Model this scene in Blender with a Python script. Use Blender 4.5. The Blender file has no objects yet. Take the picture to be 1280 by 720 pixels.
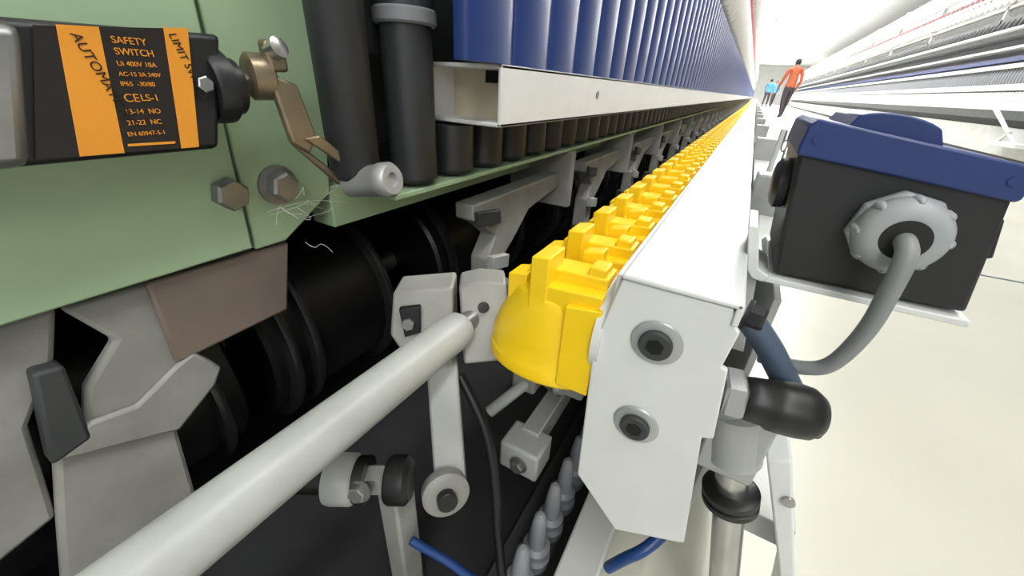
import bpy, math, random
from mathutils import Vector, Matrix
random.seed(4)
H=0.55            # lens height above the floor; everything below is measured from lens height
SC=bpy.context.scene
SC.view_settings.view_transform='Standard'

# ------------------------------------------------------------------ materials
def lin(c):
    c=c/255.0
    return c/12.92 if c<=.04045 else ((c+.055)/1.055)**2.4
def M(name,rgb,rough=.5,metal=0,var=.12,scale=18,bump=0,spec=.5,emit=0):
    m=bpy.data.materials.new(name); m.use_nodes=True; nt=m.node_tree; b=nt.nodes["Principled BSDF"]
    col=[lin(v) for v in rgb]
    tc=nt.nodes.new("ShaderNodeTexCoord"); n=nt.nodes.new("ShaderNodeTexNoise"); n.inputs["Scale"].default_value=scale; n.inputs["Detail"].default_value=5
    nt.links.new(tc.outputs["Object"],n.inputs["Vector"])
    r=nt.nodes.new("ShaderNodeValToRGB"); e=r.color_ramp.elements
    e[0].position=.3; e[1].position=.7
    e[0].color=[v*(1-var) for v in col]+[1]; e[1].color=[min(1,v*(1+var*.5)) for v in col]+[1]
    nt.links.new(n.outputs["Fac"],r.inputs[0]); nt.links.new(r.outputs[0],b.inputs["Base Color"])
    b.inputs["Roughness"].default_value=rough; b.inputs["Metallic"].default_value=metal
    b.inputs["Specular IOR Level"].default_value=spec
    if bump:
        bp=nt.nodes.new("ShaderNodeBump"); bp.inputs["Strength"].default_value=bump; bp.inputs["Distance"].default_value=.001
        n2=nt.nodes.new("ShaderNodeTexNoise"); n2.inputs["Scale"].default_value=scale*12
        nt.links.new(tc.outputs["Object"],n2.inputs["Vector"]); nt.links.new(n2.outputs["Fac"],bp.inputs["Height"]); nt.links.new(bp.outputs[0],b.inputs["Normal"])
    if emit:
        b.inputs["Emission Color"].default_value=col+[1]; b.inputs["Emission Strength"].default_value=emit
    return m
white=M("white_powder_coat",(220,221,221),.35,0,.04)
white2=M("white_paint_worn",(196,198,196),.45,0,.12,9)
offwhite=M("beige_inner_coat",(205,194,170),.5,0,.08)
green=M("pale_green_paint",(170,196,160),.42,0,.10,5)
cast=M("grey_cast_paint",(146,146,142),.5,0,.25,14,.3)
cast2=M("light_grey_paint",(170,172,170),.40,0,.2,14,.15)
brown=M("taupe_plate",(124,110,102),.5,0,.18,12)
dark=M("machine_interior_shade",(24,25,27),.8,0,.3)  # near-black colour stands in for shade inside the machine
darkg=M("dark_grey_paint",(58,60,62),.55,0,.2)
rubber=M("black_rubber",(20,20,22),.4,0,.2)
drumm=M("black_drum_plastic",(14,14,16),.4,0,.2)
rimm=M("drum_rim_highlight",(34,34,37),.26,0,.2)  # black rim, its colour lightened to paint in a rim highlight
blackp=M("black_plastic",(30,30,34),.42,0,.15,20,.1)
spin=M("dark_spindle_tube",(44,45,49),.45,0,.2)
steel=M("bright_steel",(190,190,190),.25,.9,.15,30)
steel2=M("dull_steel",(156,156,156),.36,.75,.3,30)
alu=M("aluminium_washer",(180,181,183),.4,.5,.1,30)
brass=M("brassy_lever",(150,136,114),.35,.75,.25,30)
yellow=M("yellow_plastic",(250,208,26),.38,0,.05)
blue=M("navy_panel_paint",(24,50,112),.35,0,.12,5)
lidblue=M("navy_lid_plastic",(34,54,112),.42,0,.1)
hose=M("blue_hose",(22,60,120),.35,0,.1)
hosed=M("slate_hose",(74,88,108),.4,0,.1)
greyp=M("grey_gland_plastic",(160,163,167),.45,0,.06)
cablem=M("grey_cable_sheath",(136,139,141),.5,0,.06)
orange=M("orange_label",(228,150,44),.5,0,.1)
lblack=M("black_label",(30,24,24),.45,0,.1)
socket=M("bolt_recess",(22,22,24),.5,.3,.1)
pegm=M("grey_peg_plastic",(138,140,146),.45,0,.08)
pink=M("red_roving_flange",(186,84,96),.5)
pale=M("pale_pink_flange",(204,164,168),.5)
yarn=M("white_yarn",(225,222,222),.8,0,.08)
lint=M("cotton_lint",(225,225,220),.9)
midg=M("mid_grey_machine",(122,125,130),.5,0,.2)

# ------------------------------------------------------------------ builders
def E(name,loc=(0,0,0)):
    o=bpy.data.objects.new(name,None); o.empty_display_size=.05; SC.collection.objects.link(o); o.location=(loc[0],loc[1],loc[2]+H); return o
def mesh(par,name,vs,fs,mat,bevel=0,smooth=False,seg=2):
    me=bpy.data.meshes.new(name); me.from_pydata([tuple(v) for v in vs],[],fs); me.materials.append(mat)
    import bmesh
    bm=bmesh.new(); bm.from_mesh(me); bmesh.ops.recalc_face_normals(bm,faces=bm.faces); bm.to_mesh(me); bm.free()
    o=bpy.data.objects.new(name,me); SC.collection.objects.link(o)
    if par: o.parent=par
    else: o.location.z=H
    if smooth:
        for p in me.polygons: p.use_smooth=True
        try: me.set_sharp_from_angle(angle=math.radians(38))
        except Exception: pass
    if bevel:
        b=o.modifiers.new("bevel","BEVEL"); b.width=bevel; b.segments=seg; b.limit_method='ANGLE'
        for p in me.polygons: p.use_smooth=True
        try: me.set_sharp_from_angle(angle=math.radians(25))
        except Exception: pass
    return o
def slab(par,name,pts,off,mat,bevel=0):
    n=len(pts); off=Vector(off); v=[Vector(p) for p in pts]; v+= [p+off for p in v]
    f=[list(range(n)),list(range(2*n-1,n-1,-1))]+[[i,(i+1)%n,n+(i+1)%n,n+i] for i in range(n)]
    return mesh(par,name,v,f,mat,bevel)
def prism(par,name,poly,axis,a0,a1,mat,bevel=0):
    def P(p,a): return {0:(a,p[0],p[1]),1:(p[0],a,p[1]),2:(p[0],p[1],a)}[axis]
    off=[0,0,0]; off[axis]=a1-a0
    return slab(par,name,[P(p,a0) for p in poly],off,mat,bevel)
def box(par,name,x,y,z,mat,bevel=0):
    return prism(par,name,[(x[0],z[0]),(x[1],z[0]),(x[1],z[1]),(x[0],z[1])],1,y[0],y[1],mat,bevel)
def frame(d):
    d=Vector(d).normalized(); a=Vector((0,0,1)) if abs(d.z)<.9 else Vector((1,0,0))
    u=d.cross(a).normalized(); return d,u,d.cross(u)
def lathe(par,name,o,d,prof,mat,seg=32,rot=0,smooth=True,bevel=0):
    o=Vector(o); d,u,w=frame(d); vs=[];fs=[]
    for r,h in prof:
        for i in range(seg):
            a=rot+2*math.pi*i/seg; vs.append(o+d*h+(u*math.cos(a)+w*math.sin(a))*r)
    for k in range(len(prof)-1):
        for i in range(seg):
            j=(i+1)%seg; fs.append([k*seg+i,k*seg+j,(k+1)*seg+j,(k+1)*seg+i])
    if prof[0][0]>0: fs.append(list(range(seg)))
    if prof[-1][0]>0: fs.append([(len(prof)-1)*seg+i for i in range(seg)])
    return mesh(par,name,vs,fs,mat,bevel,smooth)
def cyl(par,name,p0,p1,r,mat,r1=None,seg=32,ch=.0):
    p0=Vector(p0);p1=Vector(p1);L=(p1-p0).length; r1=r if r1 is None else r1
    ch=ch or min(r,L)*.06
    return lathe(par,name,p0,p1-p0,[(r-ch,0),(r,ch),(r1,L-ch),(r1-ch,L)],mat,seg)
def tube(par,name,pts,r,mat,cyclic=False):
    c=bpy.data.curves.new(name,'CURVE'); c.dimensions='3D'; c.bevel_depth=r; c.bevel_resolution=6; c.resolution_u=16; c.use_fill_caps=True
    s=c.splines.new('NURBS'); s.points.add(len(pts)-1)
    for i,p in enumerate(pts): s.points[i].co=(*p,1)
    s.use_endpoint_u=True; s.order_u=3; s.use_cyclic_u=cyclic
    c.materials.append(mat); o=bpy.data.objects.new(name,c); SC.collection.objects.link(o)
    if par: o.parent=par
    return o
def arr(o,n,dy):
    m=o.modifiers.new("row","ARRAY"); m.use_relative_offset=False; m.use_constant_offset=True; m.constant_offset_displace=(0,dy,0); m.count=n; return o
def hexbolt(par,name,o,d,r,h,mat,washer=True):
    o=Vector(o);dd=Vector(d).normalized()
    if washer: lathe(par,name+"_washer",o,dd,[(r*1.35,0),(r*1.35,h*.2)],mat,32)
    lathe(par,name,o,dd,[(r,0),(r,h*.85),(r*.85,h),(r*.4,h)],mat,6,.3,False)
def text(par,name,body,size,loc,rot,mat,ex=.0002):
    t=bpy.data.curves.new(name,"FONT"); t.body=body; t.size=size; t.extrude=ex; t.materials.append(mat)
    o=bpy.data.objects.new(name,t); SC.collection.objects.link(o); o.parent=par; o.location=loc; o.rotation_euler=rot; return o
L=44.0

# ================================================================== SPINNING FRAME (left)
F=E("ring_spinning_frame")
prism(F,"green_end_plate",[(-.6,-.166),(.185,-.158),(.205,.30),(-.6,.30)],0,-.43,-.392,green,.002)
prism(F,"green_joint_plate",[(.189,-.162),(.221,-.162),(.284,-.122),(.296,-.02),(.31,.30),(.209,.30)],0,-.43,-.396,green,.002)
box(F,"green_spindle_beam",(-.44,-.40),(.285,L),(-.166,-.116),green,.002)
box(F,"green_beam_top",(-.44,-.31),(.30,L),(-.120,-.114),green,.001)
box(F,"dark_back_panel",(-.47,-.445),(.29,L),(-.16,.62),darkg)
box(F,"shade_backdrop",(-.86,-.84),(-.8,L),(-.55,.1),dark)  # dark sheet added to keep the shaded space under the beam black
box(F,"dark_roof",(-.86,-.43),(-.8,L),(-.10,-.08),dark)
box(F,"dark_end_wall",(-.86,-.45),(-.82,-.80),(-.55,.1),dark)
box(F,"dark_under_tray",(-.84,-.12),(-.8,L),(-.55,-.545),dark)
for i,(y,z) in enumerate([(.176,-.101),(.225,-.103)]):
    hexbolt(F,"hex_bolt_%d"%i,(-.396,y,z),(1,.0,.0),.0145,.018,steel2,i==1)
o=lathe(F,"spindle_tubes",(-.33,.354,0),(0,0,1),[(.020,-.110),(.0265,-.104),(.0265,.048),(.029,.050),(.029,.30)],spin,28)
o2=lathe(F,"spindle_tubes_under_rail",(-.33,.429,0),(0,0,1),[(.020,-.110),(.027,-.104),(.027,-.05)],spin,24); arr(o2,560,.075)
lathe(F,"guide_tube",(-.338,.276,0),(0,0,1),[(.020,-.095),(.0245,-.088),(.0245,.30)],spin,28)
lathe(F,"guide_tube_collar",(-.33,.354,0),(0,0,1),[(.030,.046),(.032,.048),(.032,.058),(.030,.060)],midg,28)
box(F,"dark_tube_bracket",(-.42,-.36),(.30,.41),(.02,.30),darkg,.003)
# ring rail: open white box section
x0,x1,z0,z1,t=-.355,-.25,-.047,.018,.005
box(F,"ring_rail_side_right",(x1-t,x1),(.415,L),(z0,z1),white,.0015)
box(F,"ring_rail_side_left",(x0,x0+t),(.415,L),(z0,z1),white,.0015)
box(F,"ring_rail_top",(x0,x1),(.415,L),(z1-t,z1),white,.0015)
box(F,"ring_rail_bottom",(x0,x1),(.415,L),(z0,z0+t),white,.0015)
box(F,"ring_rail_lining",(x0+t,x1-t),(.460,.465),(z0+t,z1-t),offwhite)
box(F,"ring_rail_slot",(-.300,-.278),(.4585,.4605),(z1-t-.014,z1-t-.0005),socket)
lathe(F,"ring_rail_screw",(x1,.75,-.01),(1,0,0),[(.006,0),(.006,.002),(.003,.003)],steel2,20)
# blue separator slats on the rail
prof=[]
for k in range(13):
    a=math.pi*k/12; prof.append((-.262+.012*math.sin(a)**.7 if 0<k<12 else -.262, .0455*-math.cos(a)))
prof+=[(-.272,.0455),(-.272,-.0455)]
o=prism(F,"blue_separator_slats",[(p[0],p[1]+.403) for p in prof],2,.018,.36,blue); arr(o,455,.0945)
for p in o.data.polygons: p.use_smooth=True
try:o.data.set_sharp_from_angle(angle=math.radians(50))
except Exception: pass
box(F,"slat_back_panel",(-.31,-.275),(.43,L),(.018,.36),dark)
# creel above
box(F,"roller_beam",(-.42,-.30),(.6,L),(.36,.43),white2)
box(F,"creel_rail_lower",(-.38,-.34),(1.2,L),(.80,.83),white2)
box(F,"creel_rail_upper",(-.38,-.34),(1.2,L),(1.32,1.36),white2)
def bobbins(par,nm,x,z,y0,cnt,dy,s=1.0,fm=None):
    o=lathe(par,nm+"_yarn",(x,y0,z),(0,0,1),[(.02*s,0),(.055*s,.05*s),(.055*s,.22*s),(.02*s,.27*s)],yarn,14); arr(o,cnt,dy)
    o=lathe(par,nm+"_flanges",(x,y0,z),(0,0,1),[(.03*s,.265*s),(.035*s,.28*s),(.035*s,.33*s),(.02*s,.34*s)],fm or pink,14); arr(o,cnt,dy)
bobbins(F,"creel_bobbins_low",-.30,.45,1.6,200,.16)
bobbins(F,"creel_bobbins_high",-.30,.92,1.6,200,.16)
o=cyl(F,"creel_posts",(-.40,1.3,.36),(-.40,1.3,1.36),.02,white2); arr(o,14,3)

# drive drums inside the frame, below the beam
CX,CZ,DR=-.571,-.338,.150
def drum(y0,y1,rims):
    core=lathe(F,"drum_core",(CX,y0,CZ),(0,1,0),[(DR*.5,0),(DR*.86,.001),(DR*.90,.006),(DR*.90,y1-y0-.006),(DR*.86,y1-y0-.001),(DR*.5,y1-y0)],drumm,96)
    out=[core]
    for r in rims:
        out.append(lathe(F,"drum_rim",(CX,r-.012,CZ),(0,1,0),[(DR*.80,0),(DR*.95,.001),(DR*.99,.003),(DR,.0055),(DR,.0105),(DR*.99,.0130),(DR*.95,.014),(DR*.80,.015)],rimm,112))
    return out
drum(-.10,.155,[.02,.128])
drum(.19,.40,[.218,.250,.388])
for d3 in drum(.52,.86,[.56,.68,.72,.84]): arr(d3,60,.5)
lathe(F,"drum_shaft",(CX,-.3,CZ),(0,1,0),[(.02,0),(.02,20)],steel2,24)
# cast brackets below the beam
prism(F,"taupe_cover_plate",[(.100,-.164),(.226,-.166),(.207,-.243),(.097,-.247)],0,-.415,-.400,brown,.003)
prism(F,"cast_bracket_front",[(.050,-.166),(.111,-.166),(.112,-.240),(.128,-.272),(.118,-.288),(.078,-.318),(.062,-.46),(-.05,-.46),(-.013,-.34),(.005,-.284),(.030,-.262),(.040,-.235),(.068,-.205)],0,-.418,-.405,cast,.004)
prism(F,"cast_bracket_arm",[(.098,-.247),(.112,-.243),(.128,-.272),(.118,-.288),(.078,-.316),(.006,-.282),(.030,-.262),(.060,-.268)],0,-.406,-.399,cast,.003)
prism(F,"cast_bracket_foot",[(.020,-.203),(.036,-.206),(.028,-.276),(.002,-.283)],0,-.418,-.398,darkg,.003)
prism(F,"cast_bracket_rear",[(-.35,-.166),(.05,-.166),(.035,-.205),(.005,-.250),(-.012,-.34),(-.35,-.44)],0,-.421,-.412,cast,.004)
o=prism(F,"cast_brackets_row",[(.470,-.166),(.80,-.166),(.80,-.195),(.66,-.215),(.60,-.262),(.565,-.285),(.560,-.35),(.512,-.35),(.512,-.270),(.54,-.235),(.50,-.205),(.47,-.19)],0,-.36,-.325,cast,.003); arr(o,60,.5)
o=prism(F,"cast_bracket_caps",[(.47,-.175),(.535,-.185),(.54,-.21),(.475,-.20)],0,-.325,-.315,darkg,.002); arr(o,60,.5)
o=prism(F,"cast_bracket_steps",[(.512,-.262),(.568,-.275),(.566,-.300),(.510,-.288)],0,-.325,-.312,cast2,.002); arr(o,60,.5)
o=box(F,"beam_cross_webs",(-.45,-.30),(.80,.82),(-.24,-.12),cast,.003); arr(o,60,.5)
# lint collecting on the bolts
for k in range(9):
    p=Vector((-.375+random.uniform(-.008,.015),.255+random.uniform(-.03,.02),-.118+random.uniform(-.014,.014)))
    pts=[p+Vector((random.uniform(-.008,.008),random.uniform(-.032,.032),random.uniform(-.010,.010))) for _ in range(4)]
    tube(F,"lint_strand_%d"%k,pts,.00018,lint)
tube(F,"lint_thread",[(-.385,.235,-.165),(-.38,.24,-.175),(-.385,.255,-.17),(-.38,.262,-.185)],.0003,lint)
# lifting tube
lathe(F,"lifting_tube",(-.2,-.25,-.225),(0,1,0),[(.019,0),(.019,.50),(.018,.515),(.015,.519)],cast2,40)
lathe(F,"lifting_tube_tip",(-.2,.268,-.225),(0,1,0),[(.011,0),(.011,.03)],steel2,24)
# pivot bracket and lever arm
slab(F,"pivot_bracket_left",[(-.275,.250,-.200),(-.223,.284,-.193),(-.197,.249,-.262),(-.235,.228,-.266),(-.263,.229,-.238)],(-.02,.035,0),cast,.003)
slab(F,"pivot_bracket_right",[(-.219,.290,-.193),(-.200,.300,-.186),(-.176,.316,-.188),(-.150,.285,-.258),(-.190,.258,-.264)],(-.02,.03,0),cast,.003)
slab(F,"pivot_slot",[(-.258,.240,-.210),(-.240,.252,-.207),(-.234,.244,-.232),(-.248,.235,-.238)],(-.004,.006,0),socket,.001)
hexbolt(F,"pivot_bolt",(-.246,.240,-.223),(.45,-.72,.1),.0065,.005,steel2,False)
lathe(F,"pivot_screw",(-.185,.286,-.205),(.6,-.6,.1),[(.006,0),(.006,.002),(.002,.003)],darkg,20)
slab(F,"lever_arm",[(-.222,.236,-.262),(-.194,.252,-.262),(-.148,.205,-.385),(-.175,.186,-.390)],(-.015,.02,0),cast2,.003)
lathe(F,"lever_pulley",(-.172,.197,-.375),(.6,-.5,.25),[(.022,0),(.024,.003),(.024,.014),(.020,.017),(.010,.017),(.010,.021)],cast,36)
cyl(F,"lever_pulley_hub",(-.160,.186,-.369),(-.153,.180,-.366),.010,rubber)
ax0=Vector((-.250,.126,-.335)); ax1=Vector((-.172,.170,-.332)); ad=(ax1-ax0).normalized()
lathe(F,"tension_roller",ax0,ad,[(.016,0),(.022,.002),(.023,.006),(.023,.024),(.020,.028)],cast2,36)
lathe(F,"tension_roller_rubber",ax0+ad*.028,ad,[(.021,0),(.021,.010)],rubber,36)
lathe(F,"tension_roller_core",ax0+ad*.038,ad,[(.014,0),(.014,.018)],steel2,6,.2,False)
lathe(F,"tension_roller_end",ax0+ad*.056,ad,[(.020,0),(.022,.003),(.022,.018),(.017,.022)],rubber,36)
hexbolt(F,"tension_roller_bolt",ax0+ad*.040+Vector((.004,-.016,.006)),(.35,-.9,.25),.008,.008,steel2)
lathe(F,"roller_support_shaft",ax0-ad*.05,ad,[(.014,0),(.014,.06)],rubber,20)
box(F,"roller_support_leg",(-.215,-.19),(.148,.175),(-.545,-.35),cast,.003)
tube(F,"black_belt",[(-.198,.262,-.285),(-.175,.258,-.31),(-.150,.250,-.345),(-.131,.236,-.40),(-.118,.22,-.44),(-.100,.205,-.49)],.0055,rubber)
tube(F,"blue_air_hose_left",[(-.186,.158,-.425),(-.165,.165,-.438),(-.14,.172,-.450),(-.10,.18,-.475)],.0045,hose)
# lower linkages and rails
box(F,"lower_channel",(-.150,-.125),(.33,L),(-.44,-.40),cast2,.002)
box(F,"lower_block_front",(-.165,-.110),(.30,.345),(-.45,-.405),cast2,.004)
box(F,"lower_block_rear",(-.150,-.095),(.40,.45),(-.385,-.345),cast2,.004)
box(F,"lower_block_step",(-.185,-.150),(.36,.42),(-.37,-.33),cast,.004)
prism(F,"lower_gusset",[(-.17,-.345),(-.10,-.345),(-.10,-.30),(-.135,-.27),(-.16,-.27)],1,.44,.455,cast,.002)
lathe(F,"lower_link_pin",(-.135,.36,-.33),(.8,-.5,.2),[(.010,0),(.010,.03),(.006,.035)],steel2,20)
cyl(F,"lower_link_rod",(-.20,.33,-.40),(-.11,.42,-.29),.008,cast2)
hexbolt(F,"lower_block_bolt",(-.135,.298,-.428),(0,-1,0),.009,.008,steel2)
o=box(F,"lower_cross_arms",(-.40,-.13),(.62,.65),(-.40,-.37),cast,.003); arr(o,60,.5)
o=box(F,"lower_cross_links",(-.20,-.10),(.70,.73),(-.36,-.28),cast2,.003); arr(o,60,.5)
box(F,"peg_conveyor_bed",(-.125,-.045),(.16,L),(-.545,-.525),darkg,.002)
box(F,"peg_conveyor_fence",(-.048,-.006),(.20,L),(-.545,-.455),white2,.003)
prof=[(.017,0),(.018,.004),(.018,.016),(.013,.020),(.012,.022),(.0165,.026),(.0165,.034),(.011,.038),(.010,.062),(.0065,.092),(.003,.096)]
o=lathe(F,"bobbin_pegs",(-.083,.215,-.525),(0,0,1),prof,pegm,24); arr(o,700,.042)

# ================================================================== DOFFING BEAM with grippers
D=E("doffing_beam")
box(D,"beam_top_sheet",(-.0455,.0285),(.240,L),(-.1125,-.1085),white,.0015)
box(D,"beam_right_lip",(.0245,.0285),(.240,L),(-.124,-.109),white,.001)
box(D,"beam_left_web",(-.050,-.046),(.247,L),(-.225,-.112),white,.001)
box(D,"beam_right_web",(.020,.024),(.250,L),(-.235,-.112),white2,.001)
box(D,"beam_bottom_web",(-.050,.024),(.25,L),(-.235,-.230),white2)
prism(D,"beam_end_plate",[(-.045,-.1135),(.0235,-.1135),(.0265,-.125),(.031,-.128),(.0285,-.156),(.0325,-.157),(.040,-.216),(.033,-.219),(.050,-.336),(.046,-.339),(-.004,-.366),(-.049,-.318),(-.056,-.172)],1,.242,.247,white,.0012)
prism(D,"beam_end_plate_side",[(.247,-.222),(.262,-.222),(.262,-.345),(.247,-.338)],0,.030,.034,white2)
for i,(x,z) in enumerate([(-.0135,-.153),(-.012,-.231)]):
    lathe(D,"socket_bolt_washer_%d"%i,(x,.242,z),(0,-1,0),[(.0165,0),(.0175,.001),(.0165,.0022),(.0150,.0025)],alu,48)
    lathe(D,"socket_bolt_%d"%i,(x,.2395,z),(0,-1,0),[(.0112,0),(.0112,.0035),(.0102,.0045),(.0065,.0045)],darkg,40)
    lathe(D,"socket_bolt_hex_%d"%i,(x,.2348,z),(0,-1,0),[(.0062,0),(.0062,.0003)],socket,6,.4,False)
def gripper():
    vs=[];fs=[]
    def ring_profile(cx,prof,seg=44):
        b=len(vs)
        for (rx,ry,z,dx) in prof:
            for i in range(seg):
                a=2*math.pi*i/seg; vs.append((cx+dx+rx*math.cos(a),ry*math.sin(a),z))
        for k in range(len(prof)-1):
            for i in range(seg):
                j=(i+1)%seg; fs.append([b+k*seg+i,b+k*seg+j,b+(k+1)*seg+j,b+(k+1)*seg+i])
        fs.append([b+i for i in range(seg)]); fs.append([b+(len(prof)-1)*seg+i for i in range(seg)])
    ring_profile(-.109,[(.047,.027,-.237,0),(.054,.0325,-.237,0),(.0575,.0350,-.234,0),(.0575,.035,-.222,0),(.0555,.0340,-.2195,0),(.0545,.0335,-.205,.000),(.0505,.0325,-.188,.002),(.0450,.0315,-.172,.004),(.041,.030,-.162,.006),(.038,.029,-.155,.007),(.035,.027,-.152,.008),(.030,.023,-.1515,.008)])
    def bx(x0,x1,y0,y1,z0,z1,zt=None):
        b=len(vs); zt=z1 if zt is None else zt
        vs.extend([(x0,y0,z0),(x1,y0,z0),(x1,y1,z0),(x0,y1,z0),(x0,y0,zt),(x1,y0,z1),(x1,y1,z1),(x0,y1,zt)])
        for f in ([0,3,2,1],[4,5,6,7],[0,1,5,4],[1,2,6,5],[2,3,7,6],[3,0,4,7]): fs.append([b+i for i in f])
    bx(-.084,-.055,-.0335,.0335,-.228,-.145,-.150)   # mounting block
    bx(-.110,-.057,-.0275,.022,-.178,-.137,-.141)    # shoulder panel
    bx(-.116,-.059,-.014,.012,-.185,-.128,-.131)     # central rib
    bx(-.118,-.102,-.0290,.002,-.190,-.116,-.118)    # crown tooth, running down the front
    bx(-.146,-.128,-.014,.010,-.175,-.142,-.146)     # left step
    bx(-.130,-.116,-.006,.018,-.175,-.134,-.136)     # inner step
    bx(-.092,-.074,.016,.031,-.18,-.119,-.123)       # rear ear
    bx(-.076,-.062,-.012,.006,-.13,-.1215)           # top pin block
    return mesh(D,"yellow_grippers",vs,fs,yellow,.0016,False,3)
g=gripper(); g.location.y=.279; arr(g,560,.075)
o=lathe(D,"gripper_collars",(-.058,.279,-.172),(1,0,0),[(.040,0),(.040,.007)],white,36); arr(o,560,.075)
# sensor on the beam
B=E("proximity_sensor")
sd=Vector((.057,.012,-.001)).normalized(); s0=Vector((.0345,.262,-.189))
lathe(B,"hex_nut",s0,sd,[(.018,0),(.0195,.002),(.0195,.012),(.018,.014)],steel,6,.2,False)
lathe(B,"thread",s0-sd*.012,sd,[(.012,0),(.012,.012)],steel2,24)
lathe(B,"rubber_boot",s0+sd*.014,sd,[(.013,0),(.0150,.002),(.0160,.008),(.0165,.016),(.0185,.019),(.0190,.026),(.0190,.036),(.018,.044),(.014,.050),(.007,.0535),(0.0,.054)],rubber,40)
lathe(B,"rubber_boot_nozzle",s0+sd*.048+Vector((0,0,-.004)),(.85,.05,-.40),[(.013,0),(.011,.009),(.007,.015),(.0045,.018),(.004,.022),(0,.022)],rubber,28)
tube(B,"slate_hose",[(.040,.30,-.145),(.055,.30,-.158),(.072,.30,-.180),(.088,.30,-.200)],.0095,hosed)
hexbolt(B,"mount_bolt",(.034,.275,-.130),(1,-.2,0),.008,.012,blackp)

# ================================================================== JUNCTION BOX
J=E("junction_box")
prism(J,"box_body",[(.036,-.031),(.147,-.043),(.160,-.119),(.049,-.121)],1,.340,.445,blackp,.003)
prism(J,"box_lid",[(.0345,-.027),(.0355,-.014),(.040,-.010),(.145,-.026),(.149,-.030),(.149,-.044),(.147,-.046),(.0345,-.033)],1,.336,.449,lidblue,.002)
prof=[(.056,-.016)]+[(.056+.052*(k/10.0), -.014-.006*(k/10.0)+.0125*math.sin(math.pi*k/10.0)**.35) for k in range(1,10)]+[(.108,-.022)]
prism(J,"lid_raised_window",prof,1,.345,.44,lidblue,.001)
for i,(x,z) in enumerate([(.043,-.0225),(.141,-.0345)]):
    lathe(J,"lid_screw_%d"%i,(x,.336,z),(0,-1,0),[(.0028,0),(.0028,.0008)],lidblue,16)
prism(J,"box_right_tab",[(.152,-.060),(.158,-.060),(.164,-.085),(.157,-.088)],1,.36,.40,blackp,.001)
lathe(J,"side_knob",(.041,.375,-.058),(-1,0,-.1),[(.017,0),(.019,.002),(.019,.008),(.015,.011),(.011,.012)],blackp,36)
G=Vector((.104,.340,-.073))
lathe(J,"gland_base",G,(0,-1,0),[(.0265,0),(.0265,.006),(.024,.008)],greyp,8,.2,False,.001)
prof=[(.0225,.006),(.0240,.008),(.0240,.016),(.0215,.021),(.0175,.024),(.0125,.024),(.0118,.012)]
lathe(J,"gland_nut",G,(0,-1,0),prof,greyp,40)
lathe(J,"gland_bore",G+Vector((0,-.0235,0)),(0,-1,0),[(.0125,0),(.0125,.0006)],rubber,32)
for k in range(8):
    a=k*2*math.pi/8
    c=G+Vector((math.cos(a)*.0222,-.010,math.sin(a)*.0222))
    lathe(J,"gland_grip_%d"%k,c,(0,-1,0),[(.0036,0),(.0034,.006),(.001,.010)],greyp,16)
tube(J,"grey_cable",[(.104,.322,-.073),(.104,.308,-.074),(.1045,.302,-.082),(.106,.304,-.105),(.108,.308,-.130),(.106,.314,-.158),(.101,.318,-.176),(.090,.320,-.183),(.078,.322,-.186),(.062,.33,-.190)],.0056,cablem)
prism(J,"bracket_shelf",[(.047,-.1225),(.162,-.1215),(.163,-.1265),(.044,-.1275)],1,.335,.45,white,.001)
prism(J,"bracket_upright",[(.0215,-.086),(.029,-.086),(.038,-.118),(.047,-.1225),(.044,-.128),(.036,-.127),(.031,-.121)],1,.335,.39,white,.001)
prism(J,"bracket_leg",[(.030,-.12),(.040,-.125),(.052,-.20),(.042,-.20)],1,.345,.40,white2,.001)

# ================================================================== guard rail / post at the aisle side
R2=E("aisle_guard_rail")
slab(R2,"guard_post",[(.090,.300,-.266),(.106,.300,-.258),(.160,.300,-.41),(.19,.30,-.52),(.17,.300,-.54),(.142,.300,-.395)],(0,.035,0),white,.002)
box(R2,"guard_strip",(.095,.150),(.335,L),(-.400,-.370),white2,.002)
box(R2,"guard_panel",(.060,.066),(.36,L),(-.46,-.15),white2,.001)
box(R2,"guard_upper_strip",(.040,.078),(.46,L),(-.150,-.142),white,.001)
o=box(R2,"guard_stays",(.03,.075),(.62,.66),(-.150,-.09),cast2,.003); arr(o,70,.6)
o=box(R2,"guard_feet",(.08,.14),(.8,.86),(-.55,-.40),white2,.003); arr(o,60,.7)
lathe(R2,"guard_screw",(.117,.300,-.300),(0,-1,0),[(.005,0),(.005,.003)],steel2,20)
RO=E("lifting_rod")
dv=Vector((.026,0,-.110)).normalized(); r0=Vector((.070,.30,-.285))
lathe(RO,"rod",r0,dv,[(.0135,0),(.0135,.265)],steel,36)
lathe(RO,"rod_sleeve",r0-dv*.06,dv,[(.022,0),(.022,.05),(.016,.052)],cast2,36)
lathe(RO,"rubber_collar",r0+dv*.028,dv,[(.020,0),(.0235,.002),(.0235,.008),(.0215,.009),(.0215,.011),(.0235,.012),(.0235,.017),(.0165,.020)],rubber,36)
box(RO,"sleeve_block",(.040,.085),(.285,.34),(-.29,-.225),cast2,.003)
tube(D,"blue_air_hose",[(.0,.26,-.46),(.010,.262,-.437),(.028,.272,-.418),(.045,.30,-.405),(.05,.33,-.40)],.006,hose)
C=E("hanging_chain")
for k in range(9):
    z=-.05-.013*k
    pts=[]
    for i in range(10):
        a=2*math.pi*i/10; u=.0035*math.cos(a); w=.0085*math.sin(a)
        pts.append((.055+(u if k%2 else 0)+.003*k,.75+(0 if k%2 else u),z+w))
    tube(C,"link_%d"%k,pts,.0014,steel2,True)
cyl(C,"chain_hook",(.050,.75,-.15),(.050,.75,-.04),.004,white2)

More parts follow.
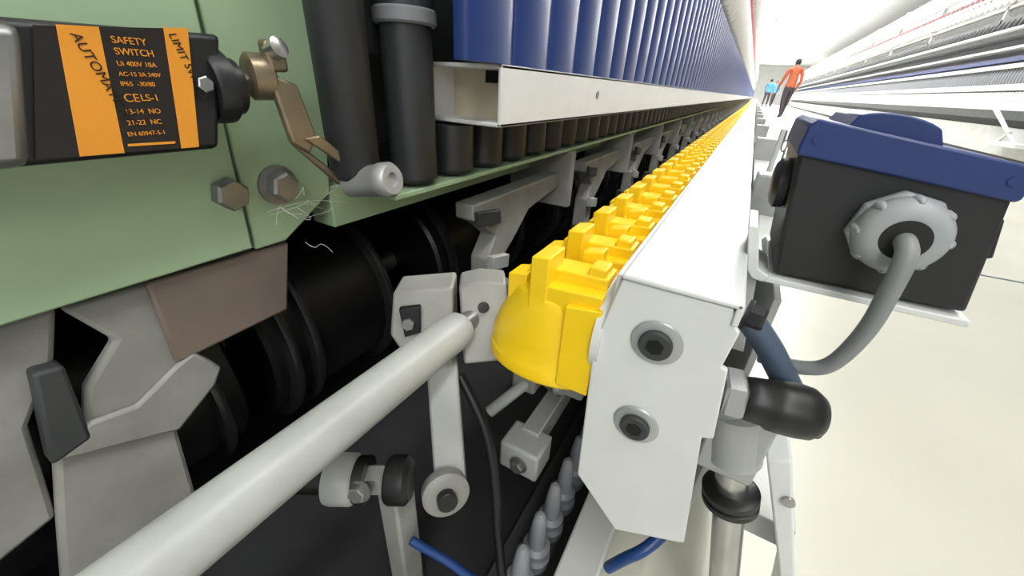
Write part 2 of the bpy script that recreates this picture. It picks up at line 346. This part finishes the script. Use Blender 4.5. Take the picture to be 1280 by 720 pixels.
# ================================================================== LIMIT SWITCH
S=E("limit_switch")
xs=-.345
prism(S,"switch_housing",[(.030,-.056),(.160,-.056),(.182,.020),(.060,.016)],0,-.390,xs-.001,blackp,.004)
prism(S,"switch_metal_base",[(-.02,-.056),(.061,-.056),(.083,.014),(.0,.010)],0,-.392,xs+.004,steel2,.006)
prism(S,"switch_label",[(.064,-.052),(.145,-.053),(.160,.021),(.087,.014)],0,xs-.001,xs+.0006,lblack)
prism(S,"switch_stripe_left",[(.082,-.0525),(.103,-.0527),(.1140,.0165),(.096,.0155)],0,xs+.0006,xs+.001,orange)
prism(S,"switch_stripe_right",[(.1345,-.053),(.1455,-.053),(.1605,.0213),(.1465,.0200)],0,xs+.0006,xs+.001,orange)
prism(S,"switch_label_frame",[(.1060,-.0490),(.1315,-.0495),(.1325,-.0480),(.1065,-.0475)],0,xs+.0006,xs+.001,orange)
rt=(math.radians(90),0,math.radians(90))
for i,(s,y,z,sz) in enumerate([("SAFETY",.1175,.009,.0052),("SWITCH",.1170,.003,.0052),("Ui 400V 10A",.1160,-.0030,.0038),("AC-15 3A 240V",.1150,-.0085,.0033),("IP65  -30/80",.1140,-.0140,.0036),("CE",.1130,-.0230,.0066),("LS-1",.1215,-.0225,.0056),("13-14  NO",.1110,-.0300,.0042),("21-22  NC",.1100,-.0365,.0042),("EN 60947-5-1",.1080,-.0430,.0036)]):
    text(S,"label_text_%d"%i,s,sz,(xs+.001,y,z),rt,orange)
text(S,"stripe_text","LIMIT SWITCH",.0066,(xs+.0012,.1480,.017),(math.radians(90),math.radians(78),math.radians(90)),lblack)
text(S,"stripe_text_left","AUTOMATION",.0070,(xs+.0012,.1000,.012),(math.radians(90),math.radians(78),math.radians(90)),lblack)
for i,(y,z) in enumerate([(.161,-.012),(.030,.0),(.040,-.045)]):
    hexbolt(S,"switch_screw_%d"%i,(xs+(.0 if i==0 else .004),y,z),(1,0,0),.0055,.004,steel,False)
lathe(S,"switch_left_knob",(xs+.003,.0,-.022),(1,0,0),[(.018,0),(.018,.006),(.012,.008)],rubber,32)
lathe(S,"head_collar",(-.362,.168,-.014),(0,1,0),[(.024,0),(.026,.003),(.026,.013),(.020,.016),(.020,.022),(.013,.024)],blackp,40)
lathe(S,"head_shaft",(-.362,.190,-.012),(0,1,0),[(.009,0),(.009,.035)],steel,24)
lathe(S,"lever_hub",(-.352,.196,-.006),(.25,1,0),[(.014,0),(.017,.002),(.017,.016),(.014,.018)],brass,32)
lathe(S,"clamp_bolt",(-.338,.212,.012),(.8,.1,.3),[(.0075,0),(.0075,.010),(.0035,.011)],steel,24)
box(S,"clamp_slot",(-.345,-.333),(.205,.221),(-.002,.020),brass,.003)
slab(S,"lever_arm_upper",[(-.334,.204,-.004),(-.334,.226,-.010),(-.334,.236,-.052),(-.334,.226,-.066),(-.334,.212,-.055)],(-.008,0,0),brass,.002)
slab(S,"lever_prong_front",[(-.330,.222,-.052),(-.330,.236,-.050),(-.330,.272,-.080),(-.330,.268,-.088)],(-.005,0,0),brass,.0015)
slab(S,"lever_prong_rear",[(-.340,.214,-.056),(-.340,.224,-.060),(-.340,.262,-.094),(-.340,.256,-.100)],(-.005,0,0),brass,.0015)
lathe(S,"lever_roller",(-.345,.272,-.100),(.060,.004,.011),[(.013,0),(.0155,.002),(.0155,.044),(.0170,.046),(.0170,.056),(.014,.060),(.007,.060),(.007,.057)],alu,36)

# ================================================================== OPPOSITE SPINNING FRAME
O=E("ring_spinning_frame")
X=2.7; Y0=3.2
def row(nm,x,z,m,b=0): return box(O,nm,x,(Y0,L),z,m,b)
row("base_plinth",(X+.05,X+.9),(-.55,-.46),darkg)
row("lower_panel",(X,X+.9),(-.46,-.16),white2)
row("panel_gap",(X+.05,X+.9),(-.16,-.08),darkg)
row("mid_panel",(X+.0,X+.1),(-.08,.02),midg)
row("doffing_rail",(X-.10,X+.05),(.02,.10),white)
row("duct",(X+.10,X+.9),(.10,.24),darkg)
row("spindle_rail",(X-.02,X+.2),(.24,.31),white)
row("dark_zone",(X+.24,X+.5),(.30,.95),midg)
row("ring_rail",(X+.02,X+.14),(.50,.55),white2)
row("blue_band",(X+.12,X+.2),(.60,.66),blue)
row("thread_board",(X+.05,X+.2),(.74,.77),white2)
row("drafting_beam",(X+.05,X+.4),(.90,1.02),midg)
row("drafting_edge",(X-.02,X+.05),(.96,.99),white)
row("top_arm_cover",(X+.05,X+.3),(1.06,1.16),darkg)
row("creel_back",(X+.26,X+.30),(1.16,2.1),cast2)
row("creel_rail_a",(X+.05,X+.12),(1.28,1.32),white2)
row("creel_rail_b",(X-.15,X-.10),(1.62,1.65),white2)
row("creel_rail_c",(X+.10,X+.16),(1.98,2.02),white2)
row("creel_rail_d",(X-.02,X+.03),(1.45,1.47),darkg)
row("creel_rail_e",(X-.02,X+.03),(1.80,1.82),darkg)
o=lathe(O,"cop_row",(X+.06,Y0+.04,.31),(0,0,1),[(.014,0),(.022,.04),(.022,.12),(.012,.19)],pegm,10); arr(o,500,.08)
o=lathe(O,"lower_cop_row",(X-.03,Y0+.04,.10),(0,0,1),[(.016,0),(.026,.03),(.012,.12)],yarn,10); arr(o,500,.08)
o=lathe(O,"drafting_arms",(X+.02,Y0+.04,1.0),(.3,0,1),[(.02,0),(.03,.06),(.01,.12)],darkg,8); arr(o,260,.15)
bobbins(O,"creel_bobbins_low",X-.0,1.32,Y0,200,.2,.8,pale)
bobbins(O,"creel_bobbins_high",X-.05,1.67,Y0,200,.2,.9,pale)
o=box(O,"creel_posts",(X+.05,X+.1),(Y0,Y0+.05),(1.0,2.1),white2); arr(o,14,3)
slab(O,"tension_arm",[(X-.12,6.6,-.30),(X-.12,6.64,-.30),(X-.12,7.5,.02),(X-.12,7.44,.04)],(.03,0,0),white,.004)
slab(O,"tension_arm_brace",[(X-.12,7.0,-.34),(X-.12,7.05,-.34),(X-.12,6.85,-.18),(X-.12,6.80,-.18)],(.03,0,0),white,.004)
box(O,"tension_arm_foot",(X-.14,X),(6.5,7.1),(-.34,-.30),white)

# ================================================================== ROOM
def room(nm,x,y,z,m): return box(None,nm,x,y,z,m)
floorm=M("cream_epoxy_floor",(196,195,182),.27,0,.14,.9)
room("floor",(-6,9),(-6,60),(-.65,-.55),floorm)
wallm=M("white_wall_paint",(238,240,240),.7,0,.04,2)
room("ceiling",(-6,9),(-6,60),(3.2,3.3),wallm)
room("wall_far",(-6,9),(58,58.2),(-.55,3.2),wallm)
room("wall_right",(8.8,9),(-6,58),(-.55,3.2),wallm)
room("wall_left",(-6,-5.8),(-6,58),(-.55,3.2),wallm)
fj=box(None,"floor_joint_strip",(.90,2.6),(2.03,2.045),(-.5505,-.549),hosed)
tubem=M("fluorescent_glass",(255,255,250),.4,emit=16)
for k in range(14):
    yy=-2+3.9*k
    for x in ((.0,.8,1.6) if k>1 else (1.0,)):
        P=E("fluorescent_lamp",(x,yy,3.08))
        box(P,"lamp_housing",(-.15,.15),(-1.6,1.6),(.0,.12),white,.01)
        for s in (-.08,.08):
            lathe(P,"lamp_tube",(s,-1.55,-.03),(0,1,0),[(.032,0),(.032,3.1)],tubem,10)
def area(nm,loc,size,sy,pw,rot=(0,0,0),col=(1,.99,.965)):
    l=bpy.data.lights.new(nm,'AREA'); l.shape='RECTANGLE'; l.size=size; l.size_y=sy; l.energy=pw; l.color=col
    o=bpy.data.objects.new(nm,l); SC.collection.objects.link(o); o.location=(loc[0],loc[1],loc[2]+H); o.rotation_euler=rot; return o
area("aisle_lamp_light",(1.1,1,2.98),.5,8,115)
area("aisle_lamp_light",(1.0,14,2.98),1.2,16,460)
area("aisle_lamp_light",(1.0,36,2.98),2.0,28,1700)
area("ceiling_fill_light",(1.0,32,2.2),1.6,44,1500,(math.pi,0,0))  # added fill without a fixture, brightens the far ceiling
area("rear_bay_light",(1.3,-2.5,1.6),1.6,1.0,38,(math.radians(62),0,math.radians(12)))
w=bpy.data.worlds.new("hall_ambient"); SC.world=w; w.use_nodes=True
w.node_tree.nodes["Background"].inputs[0].default_value=(.94,.97,1,1); w.node_tree.nodes["Background"].inputs[1].default_value=.62

# ================================================================== WORKERS
skinm=M("skin",(150,105,80),.6); hairm=M("black_hair",(20,18,18),.7)
def worker(loc,shirt,trouser,yaw,h=1.72,stride=.18):
    P=E("worker",(loc[0],loc[1],-.55)); s=h/1.75
    J=[(0,0,.95,.13),(0,0,1.12,.125),(0,0,1.30,.15),(0,0,1.44,.10),(0,0,1.52,.055),(0,-.01,1.60,.085),(0,-.01,1.68,.088),(0,-.01,1.735,.05)]
    Eg=[(i,i+1) for i in range(7)]
    def limb(root,pts):
        k=root
        for p in pts: J.append(p); Eg.append((k,len(J)-1)); k=len(J)-1
    for sx in (-1,1):
        f=stride*sx
        limb(3,[(sx*.19,0,1.42,.065),(sx*.25,f*-.3,1.15,.048),(sx*.24,-.14-f*.5,.95,.036),(sx*.235,-.18-f*.5,.87,.035),(sx*.23,-.21-f*.5,.80,.02)])
        limb(0,[(sx*.09,f*.1,.88,.095),(sx*.10,f*.5-.03,.50,.068),(sx*.10,f,.10,.045),(sx*.10,f-.02,.05,.045),(sx*.10,f-.17,.035,.032)])
    me=bpy.data.meshes.new("body"); me.from_pydata([(a*s,b*s,c*s) for a,b,c,_ in J],Eg,[])
    ob=bpy.data.objects.new("body",me); SC.collection.objects.link(ob)
    sk=ob.modifiers.new("skin","SKIN")
    for i,j in enumerate(J): me.skin_vertices[0].data[i].radius=(j[3]*s,j[3]*s*(.75 if i<4 else 1))
    me.skin_vertices[0].data[0].use_root=True
    sub=ob.modifiers.new("sub","SUBSURF"); sub.levels=2; sub.render_levels=2
    dg=bpy.context.evaluated_depsgraph_get(); em=bpy.data.meshes.new_from_object(ob.evaluated_get(dg))
    bpy.data.objects.remove(ob)
    em.materials.clear()
    for m in (shirt,trouser,skinm,hairm,rubber): em.materials.append(m)
    for p in em.polygons:
        c=p.center/s; p.use_smooth=True
        if c.z<.09: k=4
        elif c.z<.93 and abs(c.x)<.19: k=1
        elif c.z>1.66 or (c.z>1.56 and c.y>.02): k=3
        elif c.z>1.50: k=2
        elif abs(c.x)>.17 and c.z<.92: k=2
        else: k=0
        p.material_index=k
    b=bpy.data.objects.new("body",em); SC.collection.objects.link(b); b.parent=P
    lathe(P,"nose",(0,-.085*s,1.615*s),(0,-1,-.3),[(.016,0),(.010,.02),(0,.026)],skinm,10)
    for sx in (-1,1):
        lathe(P,"ear",(sx*.080*s,-.005,1.62*s),(sx,0,0),[(.022,0),(.02,.012),(0,.014)],skinm,10)
        lathe(P,"eye",(sx*.032*s,-.088*s,1.645*s),(0,-1,0),[(.010,0),(0,.005)],rubber,8)
        for f in range(4):
            hx=(sx*(.222+.006*f))*s; fy=(-.215-stride*sx*.5-.015*f+.02)*s
            tube(P,"finger",[(hx,fy,.80*s),(hx,fy-.012,.77*s),(hx,fy-.01,(.735+.006*abs(f-1.5))*s)],.008,skinm)
        ty=(-.20-stride*sx*.5)*s
        tube(P,"thumb",[(sx*.225*s,ty,.84*s),(sx*.205*s,ty-.02,.81*s),(sx*.20*s,ty-.025,.785*s)],.009,skinm)
    P.rotation_euler.z=yaw
    return P
org=M("orange_shirt",(168,82,52),.8,0,.3); tr=M("dark_trousers",(58,48,58),.8); bl=M("blue_shirt",(70,130,170),.8)
worker((.86,16.6),org,tr,math.radians(200))
worker((.62,34),bl,tr,math.radians(170))
worker((1.05,36.5),bl,tr,math.radians(20))

# ================================================================== CAMERA
y=Vector((305,238,-480)).normalized(); z=Vector((53,900,480)); z=(z-y*z.dot(y)).normalized(); x=y.cross(z)
R3=Matrix((x,y,z))
cd=bpy.data.cameras.new("camera"); cd.lens=13.5; cd.sensor_width=36; cd.clip_start=.01; cd.clip_end=200
co=bpy.data.objects.new("camera",cd); SC.collection.objects.link(co); SC.camera=co
co.matrix_world=Matrix.Translation((0,0,H)) @ R3.to_4x4()
